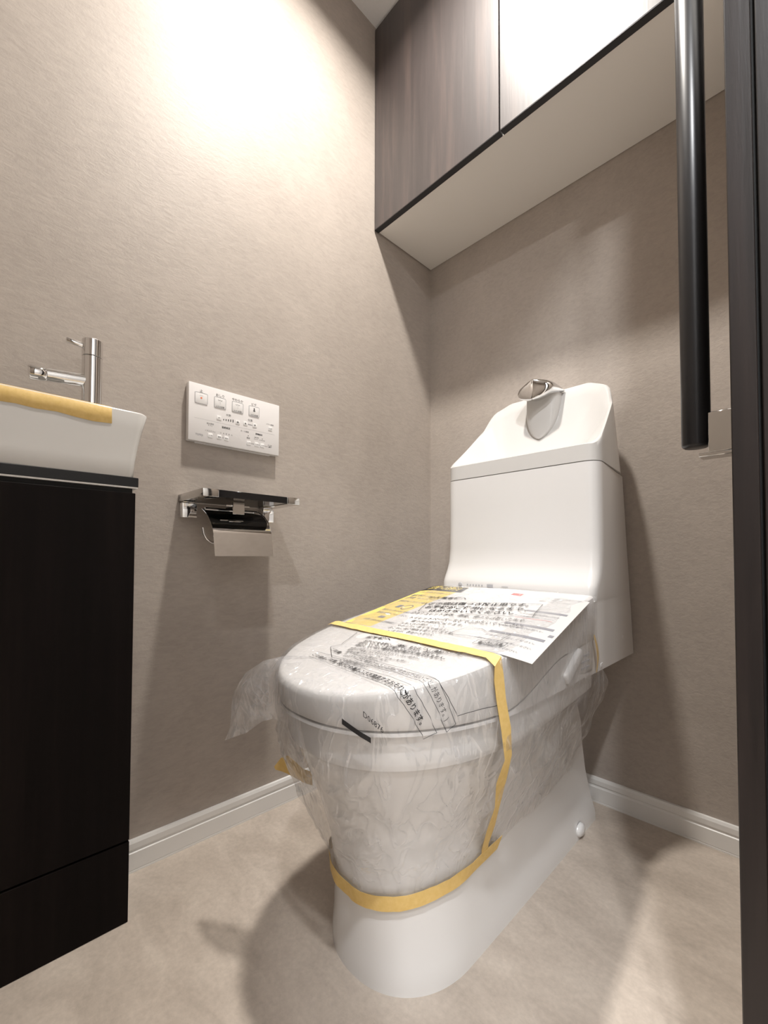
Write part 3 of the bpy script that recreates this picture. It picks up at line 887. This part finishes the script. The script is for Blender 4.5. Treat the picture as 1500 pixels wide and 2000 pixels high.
def in_lines(items):
    """items: (string, start (x,y), end (x,y), height, bold, material)"""
    tx = make_texts([(s, bold) for s, _, _, _, bold, _ in items])
    geo = {}
    for (s, p0, p1, h, bold, col), (v, f) in zip(items, tx):
        p0 = np.array(p0); p1 = np.array(p1); e = p1-p0; W = np.hypot(*e); e = e/W; n = np.array([-e[1], e[0]])
        mn, mx = v.min(0), v.max(0)
        sx = W/max(1e-6, mx[0]-mn[0]); sy = h/0.85
        q = p0+np.outer((v[:, 0]-mn[0])*sx, e)+np.outer(v[:, 1]*sy, n)
        V, F = geo.setdefault(col, ([], [])); b = len(V)
        V += drape(q, 0.0012); F += [tuple(b+i for i in k) for k in f]
    return geo
def poly_line(pts, wdt, closed=False, step=0.006):
    """thin line on the bag through lid-plane points"""
    V, F = [], []
    pts = [np.array(p, float) for p in pts]
    if closed: pts.append(pts[0])
    for a, b in zip(pts, pts[1:]):
        L = np.hypot(*(b-a)); e = (b-a)/L; n = np.array([-e[1], e[0]])*wdt/2
        m = max(1, int(L/step)); q = []
        for k in range(m+1):
            c = a+(b-a)*k/m; q += [c+n, c-n]
        b0 = len(V); V += drape(q, 0.0012)
        F += [(b0+2*k, b0+2*k+1, b0+2*k+3, b0+2*k+2) for k in range(m)]
    return V, F
L1 = [('施工業者様へ', (-0.123, 0.738), (-0.031, 0.752), 0.013, True, 'ink'),
      ('この袋は傷つき防止用です。', (-0.086, 0.694), (0.112, 0.745), 0.0165, True, 'ink'),
      ('お客様がご使用になるまで、', (-0.076, 0.671), (0.122, 0.718), 0.0165, True, 'ink'),
      ('はがさないでください。', (-0.052, 0.655), (0.112, 0.690), 0.0150, True, 'ink'),
      ('ウォシュレット本体、便座、便ふたは乾いた布や', (-0.077, 0.630), (0.147, 0.659), 0.0145, False, 'ink'),
      ('トイレットペーパーなどでふかないでください。', (-0.057, 0.604), (0.160, 0.634), 0.0135, False, 'ink'),
      ('傷つきの原因になります。', (-0.040, 0.588), (0.066, 0.602), 0.0115, False, 'ink'),
      ('お手入れの際は・・・・', (-0.050, 0.571), (0.040, 0.583), 0.0090, False, 'ink'),
      ('やわらかい布を水でぬらし、', (-0.046, 0.558), (0.060, 0.572), 0.0090, False, 'ink'),
      ('よごれに強い樹脂を使っていますが、', (-0.052, 0.543), (0.078, 0.560), 0.0095, False, 'ink'),
      ('いますが、表面がきずつく', (-0.040, 0.530), (0.050, 0.541), 0.0090, False, 'ink'),
      ('傷つきに注意', (0.134, 0.5445), (0.172, 0.5495), 0.0085, True, 'ink'),
      ('お客様へ', (-0.051, 0.487), (0.000, 0.496), 0.0095, True, 'ink'),
      ('お使いになる前に、「運転」または「入」(運転)ランプが', (-0.040, 0.4725), (0.142, 0.4925), 0.0080, True, 'ink'),
      ('点灯していることを確認してください。点灯して', (-0.042, 0.4625), (0.112, 0.4800), 0.0080, True, 'ink'),
      ('点灯していない場合は全機能が使用できません。', (-0.038, 0.4525), (0.130, 0.4720), 0.0080, True, 'ink'),
      ('本体の電源プラグが差し込まれていない場合は、', (-0.036, 0.4405), (0.098, 0.4560), 0.0055, False, 'ink'),
      ('電源プラグを差し込んでください。', (-0.034, 0.4335), (0.050, 0.4432), 0.0055, False, 'ink'),
      ('漏電保護プラグの「入」ボタンを押し、', (-0.030, 0.4265), (0.092, 0.4405), 0.0055, False, 'ink'),
      ('ランプの点灯を確認します。', (-0.026, 0.4195), (0.062, 0.4297), 0.0055, False, 'ink'),
      ('そのまま押し入れてください。', (-0.020, 0.4125), (0.050, 0.4205), 0.0055, False, 'ink'),
      ('ご注意', (-0.060, 0.420), (-0.034, 0.418), 0.0070, True, 'ink'),
      ('この袋はご注意', (-0.070, 0.392), (-0.010, 0.391), 0.0070, True, 'ink'),
      ('袋で口や鼻をふさぎ窒息するおそれがあります。', (-0.004, 0.3890), (0.186, 0.3740), 0.0085, True, 'ink'),
      ('この面は開かない', (-0.01, 0.4000), (0.050, 0.3985), 0.0080, False, 'ink'),
      ('(上に物をのせると正常にはたらかないことがあります。)', (0.010, 0.4130), (0.208, 0.4060), 0.0078, False, 'ink')]
geo = in_lines(L1)
def add_line(pts, wdt, closed=False, col='ink'):
    V, F = poly_line(pts, wdt, closed); v0, f0 = geo.setdefault(col, ([], [])); b = len(v0)
    v0 += V; f0 += [tuple(b+i for i in q) for q in F]
add_line([(-0.100, 0.708), (0.130, 0.766), (0.149, 0.688), (0.117, 0.678), (-0.072, 0.647)], 0.0010, True)
add_line([(0.128, 0.541), (0.176, 0.5465), (0.176, 0.560), (0.129, 0.5545)], 0.0008, True)
add_line([(0.070, 0.560), (0.160, 0.566), (0.160, 0.596), (0.120, 0.593), (0.105, 0.602), (0.078, 0.593)], 0.0008, True)
add_line([(-0.09, 0.503), (-0.062, 0.445), (-0.072, 0.430), (-0.03, 0.401), (0.215, 0.425), (0.248, 0.505)], 0.0007, False)
add_line([(-0.075, 0.405), (0.010, 0.4085), (0.222, 0.4020), (0.222, 0.4185), (0.01, 0.4235)], 0.0006, False)
add_line([(-0.07, 0.387), (0.204, 0.3690), (0.212, 0.3890), (-0.01, 0.3985)], 0.0006, False)
for col, (V, F) in geo.items(): mesh_obj('printed_text', V, F, M[col], bag)['kind'] = 'stuff'
# bar mark and lot number on the hanging front of the bag
def side_quad(t0, z0, t1, z1, wdt, name, mat, n=10):
    V, F = [], []
    for k in range(n+1):
        s = k/n; tf = t0+(t1-t0)*s; z = z0+(z1-z0)*s
        V.append(side_point(tf, z+wdt/2, 0.0016)); V.append(side_point(tf, z-wdt/2, 0.0016))
    F = [(2*k, 2*k+1, 2*k+3, 2*k+2) for k in range(n)]
    return mesh_obj(name, V, F, mat, bag)
side_quad(40.6, 0.408, 37.0, 0.388, 0.0068, 'bar_mark', M['ink'])
v, f = make_texts([('D06876', False)])[0]
mn, mx = v.min(0), v.max(0)
V = []
for p in v:
    s = (p[0]-mn[0])/(mx[0]-mn[0]); tf = 37.9-2.4*s; z = 0.4165-0.019*s+(p[1])*0.0095
    V.append(side_point(tf, z, 0.0014))
mesh_obj('lot_number', V, f, M['ink'], bag)['kind'] = 'stuff'

# papers lying on the lid under the bag
def sheet(name, corners, mat, lift, nx=14, ny=14, curl=None, parent=None):
    c = [np.array(p, float) for p in corners]      # back left, back right, front right, front left
    V, F = [], []
    for j in range(ny+1):
        for i in range(nx+1):
            u, v_ = i/nx, j/ny
            q = (c[0]*(1-u)+c[1]*u)*(1-v_)+(c[3]*(1-u)+c[2]*u)*v_
            z = lid_z(q[1])+lift+(curl(q[0], q[1]) if curl else 0)
            V.append((XC+q[0], q[1], z))
    n = len(V)
    V += [(x, y, z-0.00015) for x, y, z in V]
    for j in range(ny):
        for i in range(nx):
            k = j*(nx+1)+i
            F.append((k, k+1, k+nx+2, k+nx+1)); F.append((n+k, n+k+nx+1, n+k+nx+2, n+k+1))
    ed = [i for i in range(nx+1)]
    def strip(idx):
        for a, b in zip(idx, idx[1:]): F.append((a, b, n+b, n+a))
    strip(list(range(nx+1))); strip([ny*(nx+1)+i for i in range(nx+1)]); strip([j*(nx+1) for j in range(ny+1)]); strip([j*(nx+1)+nx for j in range(ny+1)])
    return mesh_obj(name, V, F, mat, parent, 30)
def wcurl(x, y): return -0.28*max(0.0, x-0.175)**1.5
ws = thing('notice_sheet', 'white printed notice sheet on the lid with one corner hanging over the side', 'paper')
sheet('paper', [(-0.098, 0.850), (0.196, 0.814), (0.231, 0.524), (-0.06, 0.545)], M['paper'], 0.0008, 24, 14, wcurl, ws)
sheet('grey_rule', [(0.06, 0.735), (0.193, 0.727), (0.194, 0.718), (0.06, 0.727)], M['grey'], 0.0011, 24, 1, wcurl, ws)
sheet('grey_rule', [(0.08, 0.659), (0.204, 0.651), (0.205, 0.642), (0.08, 0.650)], M['grey'], 0.0011, 24, 1, wcurl, ws)
sheet('grey_rule', [(0.08, 0.613), (0.211, 0.605), (0.212, 0.596), (0.08, 0.604)], M['grey'], 0.0011, 24, 1, wcurl, ws)
sheet('grey_rule', [(0.207, 0.6270), (0.2145, 0.6265), (0.215, 0.6175), (0.2075, 0.618)], M['grey'], 0.0011, 3, 1, wcurl, ws)
rd = sheet('red_heading', [(0.012, 0.8330), (0.060, 0.8275), (0.059, 0.8130), (0.011, 0.8185)], M['red'], 0.0024, 3, 1, None, ws)
sheet('red_rule', [(0.06, 0.690), (0.185, 0.683), (0.185, 0.682), (0.06, 0.689)], M['red'], 0.0011, 14, 1, wcurl, ws)
WT = [('スマートフォン・タブレットで確認する', (0.062, 0.805), (0.150, 0.798), 0.007), ('取扱説明書やよくあるご質問はこちらをごらんください。', (0.062, 0.793), (0.172, 0.785), 0.007),
      ('この製品を安全に正しくお使いいただくために', (0.066, 0.8175), (0.186, 0.8065), 0.006), ('お使いになる前に必ずお読みいただき、', (0.10, 0.708), (0.190, 0.701), 0.006),
      ('設置後はお客様にお渡しください。', (0.10, 0.694), (0.185, 0.688), 0.006), ('保証書に必要事項を記入し、', (0.115, 0.636), (0.195, 0.630), 0.006), ('お客様にお渡しください。', (0.12, 0.587), (0.205, 0.581), 0.006),
      ('試運転を行ったあとにお渡しください。', (0.11, 0.570), (0.210, 0.562), 0.006), ('大切に保管してください。', (0.13, 0.548), (0.2, 0.542), 0.006)]
tx = make_texts([(a[0], False) for a in WT]); V, F = [], []
for (s, p0, p1, h), (v, f) in zip(WT, tx):
    p0, p1 = np.array(p0), np.array(p1); e = p1-p0; W = np.hypot(*e); e /= W; n = np.array([-e[1], e[0]]); mn, mx = v.min(0), v.max(0); b = len(V)
    for p in v:
        q = p0+e*((p[0]-mn[0])/(mx[0]-mn[0])*W)+n*(p[1]*h/0.85); V.append((XC+q[0], q[1], lid_z(q[1])+0.0012+wcurl(*q)))
    F += [tuple(b+i for i in k) for k in f]
mesh_obj('fine_print', V, F, M['grey'], ws)['kind'] = 'stuff'

ys = thing('yellow_notice', 'yellow notice sheet with black heading band on the back left of the lid', 'paper')
def ycurl(x, y): return -0.6*max(0.0, -x-0.17)**1.5
sheet('paper', [(-0.214, 0.858), (-0.090, 0.852), (-0.034, 0.541), (-0.172, 0.541)], M['ypaper'], 0.0014, 14, 14, ycurl, ys)
sheet('heading_band', [(-0.212, 0.855), (-0.092, 0.8495), (-0.083, 0.806), (-0.206, 0.809)], M['ink'], 0.0017, 14, 4, ycurl, ys)
YT = [('お客様へのお知らせ', (-0.196, 0.823), (-0.102, 0.820), 0.0260, 'yink', True), ('ご使用になる前に必ずお読みください', (-0.190, 0.785), (-0.095, 0.782), 0.010, 'grey', False),
      ('電源プラグ', (-0.188, 0.752), (-0.150, 0.750), 0.013, 'grey', True), ('止水栓', (-0.186, 0.731), (-0.160, 0.730), 0.013, 'grey', True), ('を差し込む', (-0.145, 0.752), (-0.10, 0.750), 0.008, 'grey', False),
      ('を開けてください。水が出ることを', (-0.150, 0.731), (-0.085, 0.730), 0.008, 'grey', False), ('便器洗浄はリモコンで操作します', (-0.180, 0.702), (-0.080, 0.700), 0.010, 'grey', False),
      ('■ ◯', (-0.150, 0.660), (-0.110, 0.658), 0.020, 'grey', True), ('凍結のおそれのある地域では', (-0.165, 0.635), (-0.075, 0.632), 0.009, 'grey', False),
      ('取扱説明書をごらんください', (-0.160, 0.615), (-0.070, 0.612), 0.009, 'grey', False), ('■', (-0.130, 0.590), (-0.115, 0.589), 0.012, 'grey', True), ('お問い合わせはお客様相談室', (-0.150, 0.570), (-0.06, 0.567), 0.009, 'grey', False)]
tx = make_texts([(a[0], a[5]) for a in YT]); yg = {}
for (s, p0, p1, h, col, bd), (v, f) in zip(YT, tx):
    V, F = yg.setdefault(col, ([], []))
    p0, p1 = np.array(p0), np.array(p1); e = p1-p0; W = np.hypot(*e); e /= W; n = np.array([-e[1], e[0]]); mn, mx = v.min(0), v.max(0); b = len(V)
    for p in v:
        q = p0+e*((p[0]-mn[0])/(mx[0]-mn[0])*W)+n*(p[1]*h/0.85); V.append((XC+q[0], q[1], lid_z(q[1])+0.0020+ycurl(*q)))
    F += [tuple(b+i for i in k) for k in f]
for col, (V, F) in yg.items(): mesh_obj('notice_print', V, F, M[col], ys)['kind'] = 'stuff'

# tapes on the bag
def tape_on_lid():
    pts = []
    hw_ = 0.0095
    for k in range(34):                               # across the lid, left to right
        x = -0.190+0.380*k/33; yc = 0.522-0.014*(k/33)
        a, b = drape([(x, yc-hw_), (x, yc+hw_)], 0.0022)
        pts.append((a, b))
    path = [(0.508, 0.448), (0.512, 0.42), (0.520, 0.38), (0.528, 0.34), (0.534, 0.30), (0.545, 0.26), (0.562, 0.21), (0.578, 0.165), (0.585, 0.145)]
    for y, z in path:
        e = []
        for dy in (-hw_, hw_):
            p = lerp_par(BAG, z); o = outline_cache(p)
            i = min(range(NT//2), key=lambda q: abs(o[q][1]-(y+dy)))
            e.append(side_point_y(y+dy, z, 1, 0.0014))
        pts.append(tuple(e))
    return pts
def side_point_y(y, z, sgn, extra):
    p = lerp_par(BAG, z); o = outline_cache(p)
    rng = range(0, NT//2) if sgn > 0 else range(NT//2, NT-1)
    for i in rng:
        y0, y1 = o[i][1], o[i+1][1]
        if (y0-y)*(y1-y) <= 0 and y0 != y1:
            return side_point(i+(y-y0)/(y1-y0), z, extra)
    return side_point(0 if sgn > 0 else NT-1.01, z, extra)
rb = ribbon('masking_tape', tape_on_lid(), 2, M['tape'])
tag(rb, 'yellow masking tape strip running across the lid and down the bowl side', 'tape')
# lower tape round the pedestal
pts = []
for k in range(50):
    tf = (NS-2.2)+(NF-1.3)*k/49
    zc = 0.127+0.030*(abs(k-22)/27.0)**1.5*(1 if k < 22 else 0.6)
    pts.append((side_point(tf, zc-0.0105, 0.0022), side_point(tf, zc+0.0105, 0.0022)))
y = pts[0]
rb = ribbon('masking_tape', pts, 2, M['tape'])
tag(rb, 'yellow masking tape band around the lower pedestal of the toilet', 'tape')
# tank side tape
pts = []
for k in range(9):
    s = k/8; z = 0.462-0.072*s; yy = 0.852+0.016*math.sin(s*2.4)
    pts.append(((XC+0.1890+0.002*math.sin(s*PI), yy-0.008*math.sin(0.35+s*2.5), z), (XC+0.1885, yy+0.008*math.sin(0.35+s*2.5), z)))
rb = ribbon('masking_tape', pts, 2, M['tape'])
tag(rb, 'short yellow masking tape piece on the tank side behind the lid', 'tape')
# loose tape end at the left
pts = [((-0.7005, 0.4045, 0.2295), (-0.698, 0.406, 0.2245)), ((-0.688, 0.4105, 0.2470), (-0.686, 0.412, 0.2235)), ((-0.676, 0.4175, 0.2535), (-0.675, 0.417, 0.2215)),
       ((-0.662, 0.4240, 0.2450), (-0.660, 0.425, 0.2160)), ((-0.648, 0.4300, 0.2360), (-0.646, 0.431, 0.2120)), ((-0.632, 0.4380, 0.2330), (-0.630, 0.439, 0.2100))]
rb = ribbon('masking_tape', pts, 2, M['tape'])
tag(rb, 'torn yellow masking tape end sticking out left of the bowl', 'tape')
